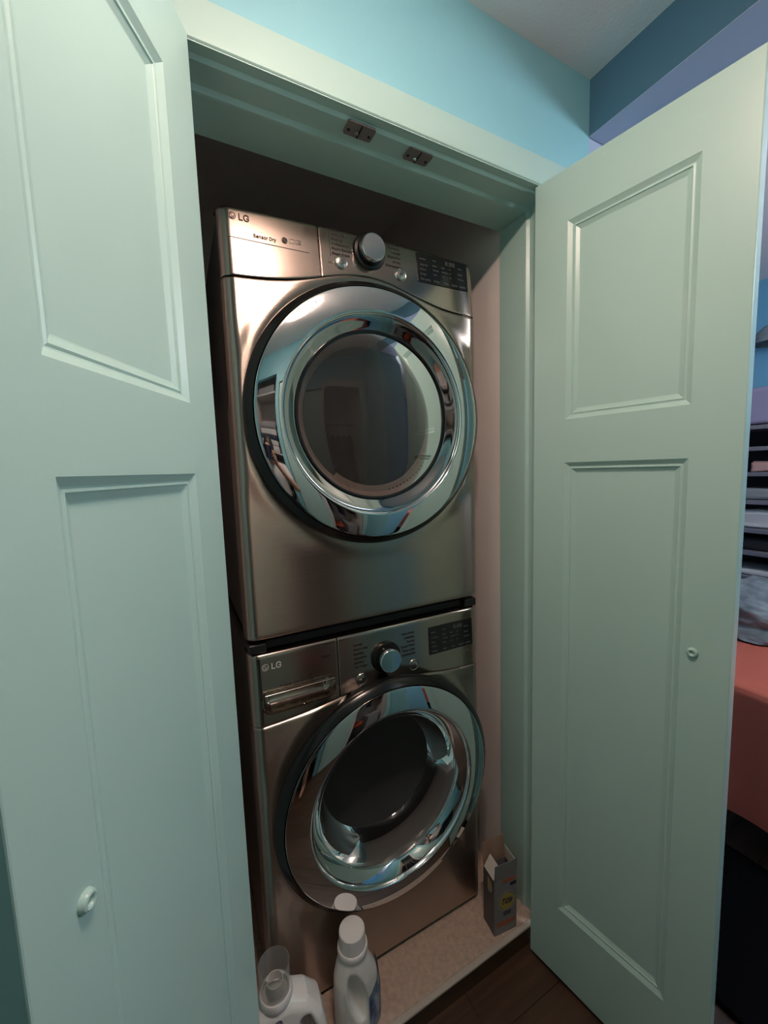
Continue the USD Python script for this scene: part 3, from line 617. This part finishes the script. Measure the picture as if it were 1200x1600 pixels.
obj('badge_mark', front(cat_([ring(.0070, .0085, .0005, 28), text('HE', .0055, .0005, True, 'c').apply_translation([0, -.0028, 0])]), .0, -.0392, .198), plain('navy_print', (.02, .03, .12), .4), jg)

# open detergent box
bd = thing('detergent_box', 'open grey cardboard detergent box with raised flaps beside the right jamb', 'box', (.641, -.104, 0), -8)
bw, bdp, bh, th = .080, .058, .186, .0012
obj('front_side', bx(0, bw, 0, th, 0, bh), CARD_OUT, bd); obj('back_side', bx(0, bw, bdp-th, bdp, 0, bh), CARD_OUT, bd)
obj('left_side', bx(0, th, th, bdp-th, 0, bh), CARD_DK, bd); obj('right_side', bx(bw-th, bw, th, bdp-th, 0, bh), CARD_DK, bd); obj('bottom', bx(th, bw-th, th, bdp-th, 0, th), CARD_IN, bd)
def flap(p0, p1, d, mat_in, mat_out, name):
    p0, p1, d = map(lambda q: np.array(q, float), (p0, p1, d)); n = np.cross(p1-p0, d); n = n/np.linalg.norm(n)*.0006
    for k, mt in ((1, mat_in), (-1, mat_out)):
        V = [p0, p1, p1+d, p0+d]; V = V+[q+n*k for q in V]
        m = trimesh.Trimesh(np.array(V), process=False).convex_hull; obj(name, m, mt, bd)
flap((0, 0, bh), (bw, 0, bh), (0, -.003, .052), CARD_OUT, CARD_OUT, 'front_flap')
flap((0, bdp, bh), (bw, bdp, bh), (0, .008, .070), CARD_IN, CARD_IN, 'back_flap')
flap((0, .004, bh), (0, bdp-.004, bh), (.022, 0, .034), CARD_W, CARD_W, 'side_flap')
flap((bw, .004, bh), (bw, bdp-.004, bh), (-.004, 0, .045), CARD_W, CARD_W, 'side_flap')
YEL, ORG, NAVY = plain('yellow_print', (.42, .32, .08), .45), plain('orange_print', (.40, .12, .06), .45), plain('dark_navy_print', (.015, .015, .05), .45)
LGREY = plain('pale_grey_print', (.30, .30, .30), .45)
fr_ = lambda m, x, z, mat, n, l=.0002: obj(n, front(m, x, -l, z), mat, bd)
fr_(ring(.030, .0335, .0003, 48), .045, .105, LGREY, 'printed_ring'); fr_(disc(.027, .0003, 48), .045, .105, CARD_DK, 'printed_disc'); fr_(ring(.0195, .0265, .0003, 48), .045, .105, YEL, 'printed_ring', .0005); fr_(disc(.019, .0003, 40), .045, .105, ORG if False else YEL, 'printed_disc', .0004)
tm = text('Tide', .019, .0003, True, 'c', width=.040); tm.apply_shear if False else None
tv = tm.vertices; tv[:, 0] += .25*tv[:, 1]; tm.vertices = tv
fr_(tm, .042, .098, NAVY, 'brand_lettering', .0009); fr_(text('OXI', .0115, .0003, True, 'c', width=.026), .045, .0615, NAVY, 'lettering', .0009)
fr_(extr(sbox(0, 0, .064, .016), .0003), .010, .026, ORG, 'printed_band'); fr_(extr(sbox(0, 0, .045, .012), .0003), .030, .168, ORG, 'printed_band'); fr_(extr(sbox(0, 0, .022, .010), .0003), .056, .152, NAVY, 'printed_band')
lf_ = disc(.022, .0003, 40).union if False else disc(.022, .0003, 40)
def left_print(m, y, z, mat, n, l):
    m = m.copy(); v = m.vertices; m.vertices = np.stack([-l-v[:, 2], y-v[:, 0], v[:, 1]+z], -1); obj(n, m, mat, bd)
half = Polygon([(math.cos(a)*.024, math.sin(a)*.024) for a in np.linspace(-math.pi/2, math.pi/2, 24)])
left_print(extr(affinity.scale(half, 1, 1, origin=(0, 0)), .0003), .034, .150, LGREY, 'printed_half_disc', .0002); left_print(extr(affinity.scale(half, .7, .7, origin=(0, 0)), .0003), .034, .150, YEL, 'printed_half_disc', .0006)

# ================================================================== LAMPS
def dome(name, label, P, r, h, col, s):
    gap = .055; H = h+gap
    t = thing(name, label, 'ceiling lamp', tuple(P-np.array([0, 0, H])))
    obj('ceiling_plate', lathe([(0, H), (r*.42, H), (r*.42, H-.010), (r*.34, H-.018), (0, H-.018)], 40), NICKEL, t, smooth=40)
    obj('stem', rod([0, 0, h-.02], [0, 0, H-.016], .010), NICKEL, t)
    frost = usdkit.material(stage, lk('frosted_lamp_glass'), {'t': ('transparent_bsdf', {'color': (.98, .98, .98)}), 'd': ('translucent_bsdf', {'color': (.9, .9, .9)}), 'm': ('mix_closure', {'fac': .03})}, [('t.BSDF', 'm.closure1'), ('d.BSDF', 'm.closure2')], surface='m.closure')
    a = np.linspace(0, math.pi/2, 12)
    obj('glass_dome', lathe([(r*math.sin(b), h*(1-math.cos(b))) for b in a]+[(r*.99, h+.004)], 48), frost, t, smooth=40)
    obj('rim', lathe([(r*1.0, h), (r*1.02, h+.001), (r*1.02, h+.006), (r*.985, h+.007)], 48), NICKEL, t, smooth=40)
    glow = emit('hall_bulb_glow', col, s); glow2 = emit('hall_bulb_side_glow', col, s*.31)
    for sx in (-1, 1):
        bl = obj('reflector_bulb', lathe([(.034, h-.034), (.033, h-.026), (.018, h-.008), (.012, h), (0, h)], 32, c=(sx*.064, 0, 0)), glow2, t, smooth=40)
        obj('bulb_face', lathe([(.034, h-.034), (.027, h-.0365), (.014, h-.0385), (0, h-.039)], 32, c=(sx*.064, 0, 0)), glow, bl, smooth=True)
        obj('socket', rod([sx*.064, 0, h-.002], [0, 0, h+.004], .010), NICKEL, t)
    for k in range(3):
        b = math.radians(20+120*k); obj('clip_knob', trimesh.creation.icosphere(2, .008).apply_translation([(r+.012)*math.cos(b), (r+.012)*math.sin(b), h+.003]), NICKEL, t, smooth=True); obj('clip_arm', rod([0, 0, h+.012], [(r+.010)*math.cos(b), (r+.010)*math.sin(b), h+.008], .003), NICKEL, t)
    return t
dome('ceiling_lamp', 'round frosted dome lamp glowing warm on the hall ceiling', HALL_LAMP, .150, .085, HALL_COLOR, HALL_EMIT)
t = thing('bedroom_lamp', 'hanging frosted globe lamp glowing cool white in the bedroom', 'pendant lamp', (BED_LAMP[0], BED_LAMP[1], 1.98))
obj('globe', trimesh.creation.icosphere(3, .15).apply_translation([0, 0, .15]), emit('bedroom_globe_glow', BED_COLOR, BED_EMIT), t, smooth=True)
obj('stem', rod([0, 0, .302], [0, 0, ZC-1.98-.02], .008), NICKEL, t); obj('ceiling_cup', lathe([(0, ZC-1.98), (.06, ZC-1.98), (.05, ZC-1.98-.025), (.0, ZC-1.98-.03)], 24), NICKEL, t, smooth=40)

# ================================================================== BEDROOM
wallm('wall_bedroom_north', bx(XW+.20, 3.7, .60, .70, ZF, ZC), PERI, 'periwinkle bedroom wall seen above the right door leaf')
wallm('wall_bedroom_partition', bx(XW, XW+.20, YW+.002, .60, ZF, ZC), PERI, 'end of the closet wall facing into the bedroom')
wallm('wall_bedroom_east', bx(3.0, 3.1, -3.3, .60, ZF, ZC), BEDBLUE, 'blue bedroom wall behind the shelving')
wallm('wall_bedroom_south', bx(XW, 3.1, -3.4, -3.3, ZF, ZC), BEDBLUE, 'blue bedroom wall beyond the bed')
SHW = plain('grey_lilac_shelf_paint', (.17, .16, .19), .5); SHB = plain('charcoal_shelf_back', (.016, .017, .022), .6)
CORAL = plain('coral_cotton', (.62, .14, .09), .85, bump=.3, bscale=300., bstretch=(1, 6, 1)); BLKF = plain('black_fabric', (.003, .003, .0035), .9, spec=.05)
FLEECE = plain('grey_fleece', (.22, .25, .27), .95, bump=.6, bscale=60., var=.35, vscale=14.)
def cloth(col, name): return plain(name, col, .9, bump=.35, bscale=90.)
C_WHITE, C_GREY, C_DARK, C_NAVY, C_LILAC, C_RED, C_PINK, C_BROWN = [cloth(c, n) for c, n in (((.62, .60, .60), 'white_cloth'), ((.30, .30, .31), 'grey_cloth'), ((.022, .022, .026), 'dark_cloth'), ((.03, .04, .08), 'navy_cloth'), ((.30, .27, .40), 'lilac_cloth'), ((.60, .09, .04), 'orange_red_cloth'), ((.55, .30, .28), 'pink_cloth'), ((.16, .10, .07), 'brown_cloth'))]
bedf = thing('bed', 'bed with black base under the coral bedspread', 'bed', (1.70, -2.45, ZF))
obj('bed_base', rbox(0, .92, 0, 2.0, .0, .36, .015, 3), BLKF, bedf, smooth=30); obj('mattress', rbox(.0, .92, 0, 2.30, .362, .655, .04, 3), C_WHITE, bedf, smooth=40)
# coral spread: top and hanging near side with folds
def spread(U, V):
    y = -2.50+V*2.45; s = U
    fold = .010*np.sin(y*9+1.3)+.006*np.sin(y*23)
    x = np.where(s < .42, 1.665-.030*(.42-s)/.42-fold*np.clip((.42-s)/.3, 0, 1), 1.665+(s-.42)*1.62)
    zt = .598+.004*np.sin(7*y+5*x)
    z = np.where(s < .42, .115+.02*np.sin(y*5)*.5+(zt-.115-.01*np.sin(y*5))*np.clip(s/.42, 0, 1)**.9, zt)
    rr = np.clip(1-np.abs(s-.42)/.03, 0, 1); return np.stack([x+.008*rr, y, z-.010*rr], -1)
us = np.concatenate([np.linspace(0, .38, 14), np.linspace(.39, .46, 8), np.linspace(.5, 1, 14)])
sp = grid(spread, us, np.linspace(0, 1, 110)); s2 = sp.copy(); s2.vertices = s2.vertices+[-.004, 0, .004]
obj('bedspread', [sp], CORAL, None, True, 'coral orange bedspread hanging over the side of the bed', 'bedspread')
def heap(f_amp, r, c, seed, n=3):
    m = trimesh.creation.icosphere(n+1, 1.0); v = m.vertices.copy()
    d = meshkit.fbm(v*2.2+seed, 4, seed); v = v*(1+f_amp*(d-.5))[:, None]*np.array(r); v[:, 2] = np.maximum(v[:, 2], -r[2]*.35); v[:, 2] += r[2]*.35
    m.vertices = v+np.array(c); return m
obj('blanket', heap(.75, (.22, .30, .17), (2.34, -.13, .607), 5, 4), FLEECE, None, True, 'crumpled grey fleece blanket on the coral bed', 'blanket')
shf = thing('shelving', 'dark shelving unit with lilac grey shelf edges full of clothes', 'shelving', (2.62, -.85, ZF))
SH = 1.60-ZF
zs_ = [1.582, 1.470, 1.335, 1.185, 1.030, .908, .770, .62, .45, .28, .10]
obj('back', bx(.34, .36, 0, 1.40, 0, SH+.0), SHB, shf)
for yy in (0, .69, 1.38): obj('side', bx(0.012, .34, yy, yy+.02, 0, SH-.012), SHB, shf)
for z in zs_:
    for a, b in ((.02, .69), (.71, 1.38)): obj('shelf', bx(0, .34, a, b, z-ZF-.010, z-ZF+.012, .002), SHW, shf)
def pile(name, x0, x1, y0, y1, z0, z1, mat, seed, label, cat='clothes', group=None, rough=.02):
    m = rbox(x0, x1, y0, y1, z0, z1, min((z1-z0)*.42, .02), 4); m = m.subdivide()
    v = m.vertices.copy(); d = np.stack([meshkit.fbm(v*14+seed+k*9, 3, seed+k) for k in range(3)], -1)-.5; w = np.clip((v[:, 2]-z0)/(z1-z0), 0, 1)[:, None]
    m.vertices = v+d*rough*np.array([1, 1, .8])*np.where(w > .12, 1, 0); m.vertices[:, 2] = np.maximum(m.vertices[:, 2], z0+.0008)
    return obj(name, m, mat, None, True, label, cat, group)
def shz(k): return zs_[k]+.013
pile('folded_quilt', 2.66, 2.93, -.12, .25, SH+ZF+.001, 1.79, C_LILAC, 3, 'folded lilac and white quilt on top of the dark shelving', 'quilt', rough=.06)
pile('folded_shirt', 2.67, 2.90, -.08, .10, shz(2), shz(2)+.055, C_PINK, 11, 'pinkish folded cloth on the third shelf of the dark shelving', 'clothes', 'folded clothes on the dark shelving', rough=.04)
pile('folded_shirt', 2.66, 2.90, -.12, .14, shz(3), shz(3)+.06, C_GREY, 12, 'grey folded cloth on the fourth shelf of the dark shelving', 'clothes', 'folded clothes on the dark shelving', rough=.04)
pile('folded_shirt', 2.66, 2.90, -.11, .20, shz(4), shz(4)+.095, C_WHITE, 13, 'white crumpled shirts on the fifth shelf of the dark shelving', 'clothes', 'folded clothes on the dark shelving', rough=.06)
pile('folded_shirt', 2.66, 2.90, -.11, .20, shz(6), shz(6)+.030, C_WHITE, 14, 'thin white cloth on the seventh shelf of the dark shelving', 'clothes', 'folded clothes on the dark shelving', rough=.03)
pile('folded_shirt', 2.66, 2.90, -.11, .20, shz(5), shz(5)+.07, C_DARK, 15, 'black folded clothes on the sixth shelf of the dark shelving', 'clothes', 'folded clothes on the dark shelving', rough=.03)
wl = thing('wall_shade', 'small grey rounded shade on the blue bedroom wall above the shelving', 'wall lamp', (2.999, .09, 2.05))
obj('shade', lathe([(.11, 0), (.10, .05), (.06, .09), (0, .10), ], 32, c=(-.12, 0, 0)), FLEECE, wl, smooth=40); obj('arm', rod([0, 0, .05], [-.12, 0, .09], .008), NICKEL, wl)

# ================================================================== BEHIND THE PHOTOGRAPHER: reflected in the chrome
# shelved recess left, mint cupboard door, closet with hanging clothes right
wallm('wall_recess', [bx(-.54, .92, YB-.70, YB-.65, ZF, ZC), bx(-.56, -.52, YB-.65, YB-.1, ZF, ZC), bx(-.02, .0, YB-.65, YB-.1, ZF, ZC), bx(.90, .94, YB-.65, YB-.1, ZF, ZC)], WHITEWALL, 'inner walls of the storage recesses behind the photographer')
wsh = plain('white_shelf_paint', (.62, .58, .55), .5)
cs = thing('linen_shelves', 'white linen shelves in the recess behind the photographer', 'shelves', (-.52, YB-.60, ZF))
for z in (.30, .72, 1.10, 1.42, 2.06): obj('shelf', bx(.002, .498, 0, .52, z-.018, z, .002), wsh, cs)
k = 0
for z, hs, cols in ((1.42, (.07, .065, .05, .075, .07), (C_WHITE, C_WHITE, C_NAVY, C_WHITE, C_GREY)), (1.10, (.07, .06, .06), (C_GREY, C_DARK, C_WHITE)), (.72, (.08, .08), (C_DARK, C_BROWN)), (2.06, (.09, ), (C_GREY, ))):
    zz = z+ZF+.001
    for h, c in zip(hs, cols):
        nm = ['white', 'white', 'navy', 'white', 'grey', 'grey', 'black', 'white', 'black', 'brown', 'grey'][k]
        pile('folded_towel', -.47, -.07, YB-.50, YB-.12, zz, zz+h-.002, c, 30+k, f'{nm} folded towel, number {["one","two","three","four","five","one","two","three","one","two","one"][k]} from the bottom on the {["upper","upper","upper","upper","upper","middle","middle","middle","lower","lower","top"][k]} linen shelf', 'towel', 'towels on the linen shelves', rough=.012); zz += h; k += 1
d3 = thing('door_3', 'plain mint cupboard door standing open behind the photographer', 'door', (.07, YB-.005, ZF+.01), -4, kind='structure')
obj('door_slab', bx(0, .36, 0, .035, 0, 2.08, .002), MINT, d3); obj('handle', rod([.33, .05, 1.0], [.33, .05, 1.12], .006), NICKEL, d3)
t5 = thing('trim_5', 'white casing around the clothes closet behind the photographer', 'trim', kind='structure')
obj('casing_board', bx(.43, .47, YB-.02, YB+.016, ZF, 2.05, .002), wsh, t5); obj('casing_board', bx(.87, .93, YB, YB+.016, ZF, 2.05, .002), MINT, t5); obj('casing_board', bx(.43, .93, YB, YB+.016, 2.052, 2.12, .002), wsh, t5)
rl = obj('closet_rail', rod([.07, YB-.36, 1.70], [.899, YB-.36, 1.70], .012), NICKEL, None, 40, 'metal clothes rail in the closet behind the photographer', 'rail')
def garment(i, x, mat, nm, L):
    t = thing('hanging_garment', f'{nm} garment hanging {["first","second","third","fourth","fifth","sixth"][i]} from the left on the closet rail', 'garment', (x, YB-.36, 1.70-L-.12), group='garments on the closet rail')
    def f(U, V):
        z = L*V; w = np.interp(V, [0, .7, .93, 1], [.17, .16, .15, .05]); a = U*2*np.pi
        th = .017+.006*np.sin(3*a+V*4+i); return np.stack([th*np.cos(a), w*np.sin(a), z], -1)
    obj('fabric', grid(f, np.linspace(0, 1, 33), np.linspace(0, 1, 20)), mat, t, smooth=True)
    obj('hanger', tube([[0, 0, L-.02], [0, 0, L+.09], [0, .016, L+.118], [0, .0, L+.135], [0, -.012, L+.128]], .003, 8), NICKEL, t)
for i, (x, mt, nm, L) in enumerate(((.50, C_DARK, 'black', .85), (.56, C_GREY, 'grey', .95), (.63, C_DARK, 'black', .75), (.70, C_NAVY, 'navy', 1.0), (.77, C_BROWN, 'brown', .8), (.84, C_DARK, 'black', .9))): garment(i, x, mt, nm, L)
pile('clothes_heap', .48, .66, YB-.55, YB-.14, ZF+.001, .20, C_DARK, 61, 'heap of black clothes on the closet floor behind the photographer', 'clothes', 'clothes on the closet floor', rough=.05)
pile('clothes_heap', .50, .64, YB-.45, YB-.18, .222, .30, C_RED, 62, 'orange red clothing on top of the black clothes heap', 'clothes', 'clothes on the closet floor', rough=.03)
pile('clothes_heap', .70, .86, YB-.55, YB-.14, ZF+.001, .36, C_GREY, 63, 'heap of grey jeans on the closet floor behind the photographer', 'clothes', 'clothes on the closet floor', rough=.05)
shoe = nets(lambda p: smin(smin(ell_sdf(p, (0, 0, .03), (.038, .12, .032)), ell_sdf(p, (0, .06, .055), (.035, .055, .055)), .03), 9, .01), (-.05, -.14, -.01), (.05, .14, .13), .008)
for i, (x, mt, nm) in enumerate(((.56, C_WHITE, 'left white'), (.68, C_WHITE, 'right white'))):
    m = shoe.copy(); m.vertices[:, 2] = np.maximum(m.vertices[:, 2], .001); obj('shoe', m.apply_translation([x, YB+.18, ZF]), mt, None, True, f'{nm} shoe on the floor before the clothes closet', 'shoe', 'white pair of shoes')

# ================================================================== THE PHOTOGRAPHER (seen in the chrome ring)
SKIN = plain('skin', (.50, .27, .19), .5, extra={'subsurface_weight': .15}); HAIR = plain('dark_hair', (.02, .014, .01), .5); SHIRT = cloth((.58, .55, .54), 'pale_tshirt'); SHORTS = cloth((.015, .016, .02), 'black_shorts')
PB = np.array([-.24, -1.34, ZF])
ph_c = CAM-FW*.012-RT*.045-UP*.040
pt = thing('phone', 'dark blue unfolded phone held up by the photographer', 'phone', tuple(ph_c))
def tocam(m):
    m = m.copy(); v = m.vertices; m.vertices = v[:, :1]*RT+v[:, 1:2]*UP+v[:, 2:3]*FW; return m
PH1, PH2 = plain('phone_dark_back', (.010, .012, .03), .2), plain('phone_blue_back', (.030, .038, .085), .25)
obj('cover_half', tocam(rbox(-.0775, -.0008, -.062, .062, -.003, .003, .0028, 3)), PH1, pt, smooth=40); obj('back_half', tocam(rbox(.0008, .0775, -.062, .062, -.003, .003, .0028, 3)), PH2, pt, smooth=40)
obj('camera_bump', tocam(rbox(.034, .056, -.004, .054, .003, .0055, .0012, 3)), BLACK, pt)
for yy in (.008, .025): obj('lens', tocam(disc(.007, .0008, 20).apply_translation([.045, yy, .0055])), BLACK, pt)
def W_(v): return np.asarray(v, float)
hd = W_([-.225, -1.245, 1.405]); shl = [W_([-.42, -1.33, 1.225]), W_([-.06, -1.36, 1.225])]
def phn(a, b, c=0): return ph_c+RT*a+UP*b+FW*c
wr_ = [phn(-.105, -.085, -.045), phn(.105, -.085, -.045)]; elb = [W_([-.47, -1.17, 1.06]), W_([.06, -1.22, 1.06])]
def body(p):
    d = ell_sdf(p, hd, (.075, .092, .112))
    d = smin(d, ell_sdf(p, hd+[0, .03, -.055], (.055, .068, .062)), .03)
    d = smin(d, cap_sdf(p, hd+[0, .086, -.005], hd+[0, .102, -.026], .008, .012), .012)      # nose
    for s in (-1, 1): d = smin(d, ell_sdf(p, hd+[s*.077, -.005, -.01], (.012, .022, .032)), .008)
    d = smin(d, cap_sdf(p, hd+[0, -.02, -.09], [-.24, -1.345, 1.24], .050, .058), .03)
    d = smin(d, ell_sdf(p, (-.24, -1.35, 1.10), (.165, .105, .21)), .06); d = smin(d, ell_sdf(p, (-.24, -1.35, .86), (.15, .105, .16)), .06)
    for k in (0, 1):
        d = smin(d, cap_sdf(p, shl[k], elb[k], .052, .040), .03); d = smin(d, cap_sdf(p, elb[k], wr_[k], .041, .026), .02)
        s = -1 if k == 0 else 1; hip = W_([-.24+s*.085, -1.35, .80]); kn_ = W_([-.24+s*.10, -1.33, .40]); an = W_([-.24+s*.11, -1.37, .02])
        d = smin(d, cap_sdf(p, hip, kn_, .085, .056), .04); d = smin(d, cap_sdf(p, kn_, an, .054, .036), .02); d = smin(d, cap_sdf(p, an+[0, -.03, -.045], an+[0, .15, -.055], .036, .028), .03)
        palm0, palm1 = wr_[k], phn(s*.100, -.030, -.034); d = smin(d, cap_sdf(p, palm0, palm1, .024, .024), .02)
        d = smin(d, cap_sdf(p, wr_[k]*.6+palm1*.4, phn(s*.092, -.055, .004), .017, .013), .008)
        for j in range(4):
            b = -.045+j*.020; L = [.020, .030, .034, .028][j]
            d = np.minimum(d, smin(cap_sdf(p, phn(s*.098, b, -.026), phn(s*.0895, b+.003, .012), .0095, .009), cap_sdf(p, phn(s*.090, b+.003, .012), phn(s*(.086-L), b+.005, .0150), .009, .0085), .004))
        d = np.minimum(d, smin(cap_sdf(p, phn(s*.095, -.035, -.024), phn(s*.082, -.012, -.024), .012, .0105), cap_sdf(p, phn(s*.082, -.012, -.024), phn(s*.058, -.002, -.0145), .0105, .0095), .004))
    return np.maximum(d, ZF+.002-p[..., 2])
per = thing('person', 'person in a pale T-shirt and black shorts holding up a phone with both hands', 'person', tuple(PB))
bm = nets(body, (-.62, -1.60, ZF-.02), (.20, -.84, 1.62), .0105)
obj('body', bm.apply_translation(-PB), SKIN, per, smooth=True)
def tee(p):
    d = smin(ell_sdf(p, (-.24, -1.35, 1.10), (.185, .125, .225)), ell_sdf(p, (-.24, -1.35, .90), (.170, .125, .18)), .06)
    for k in (0, 1): d = smin(d, cap_sdf(p, shl[k], shl[k]*.5+elb[k]*.5, .068, .064), .03)
    return np.maximum(d, np.maximum(.80-p[..., 2], p[..., 2]-1.27))
obj('tshirt', nets(tee, (-.62, -1.55, .76), (.2, -1.1, 1.36), .011).apply_translation(-PB), SHIRT, per, smooth=True)
def shorts(p):
    d = ell_sdf(p, (-.24, -1.35, .82), (.165, .122, .13))
    for s in (-1, 1): d = smin(d, cap_sdf(p, [-.24+s*.085, -1.35, .80], [-.24+s*.10, -1.335, .44], .100, .088), .03)
    return np.maximum(d, .45-p[..., 2])
obj('shorts', nets(shorts, (-.5, -1.55, .42), (.02, -1.15, .98), .011).apply_translation(-PB), SHORTS, per, smooth=True)
obj('hair', nets(lambda p: np.maximum(ell_sdf(p, hd+[0, -.008, .012], (.086, .100, .118)), -ell_sdf(p, hd+[0, .085, -.05], (.075, .075, .105))), hd-.14, hd+.15, .008).apply_translation(-PB), HAIR, per, smooth=True)
for s in (-1, 1): obj('eye', trimesh.creation.icosphere(2, .011).apply_translation(hd+[s*.030, .083, .012]-PB), BLACK, per, smooth=True)
obj('mouth', nets(lambda p: ell_sdf(p, hd+[0, .094, -.058], (.024, .008, .007)), hd+[-.04, .06, -.08], hd+[.04, .12, -.03], .003).apply_translation(-PB), C_PINK, per, smooth=True)
RUG = plain('black_rug_pile', (.003, .003, .0035), .95, spec=.05, bump=1., bscale=250.)
obj('rug', rbox(1.09, 1.66, -2.4, .3, ZF+.0005, ZF+.022, .008, 3), RUG, None, True, 'black rug on the floor between the bed and the doorway', 'rug')
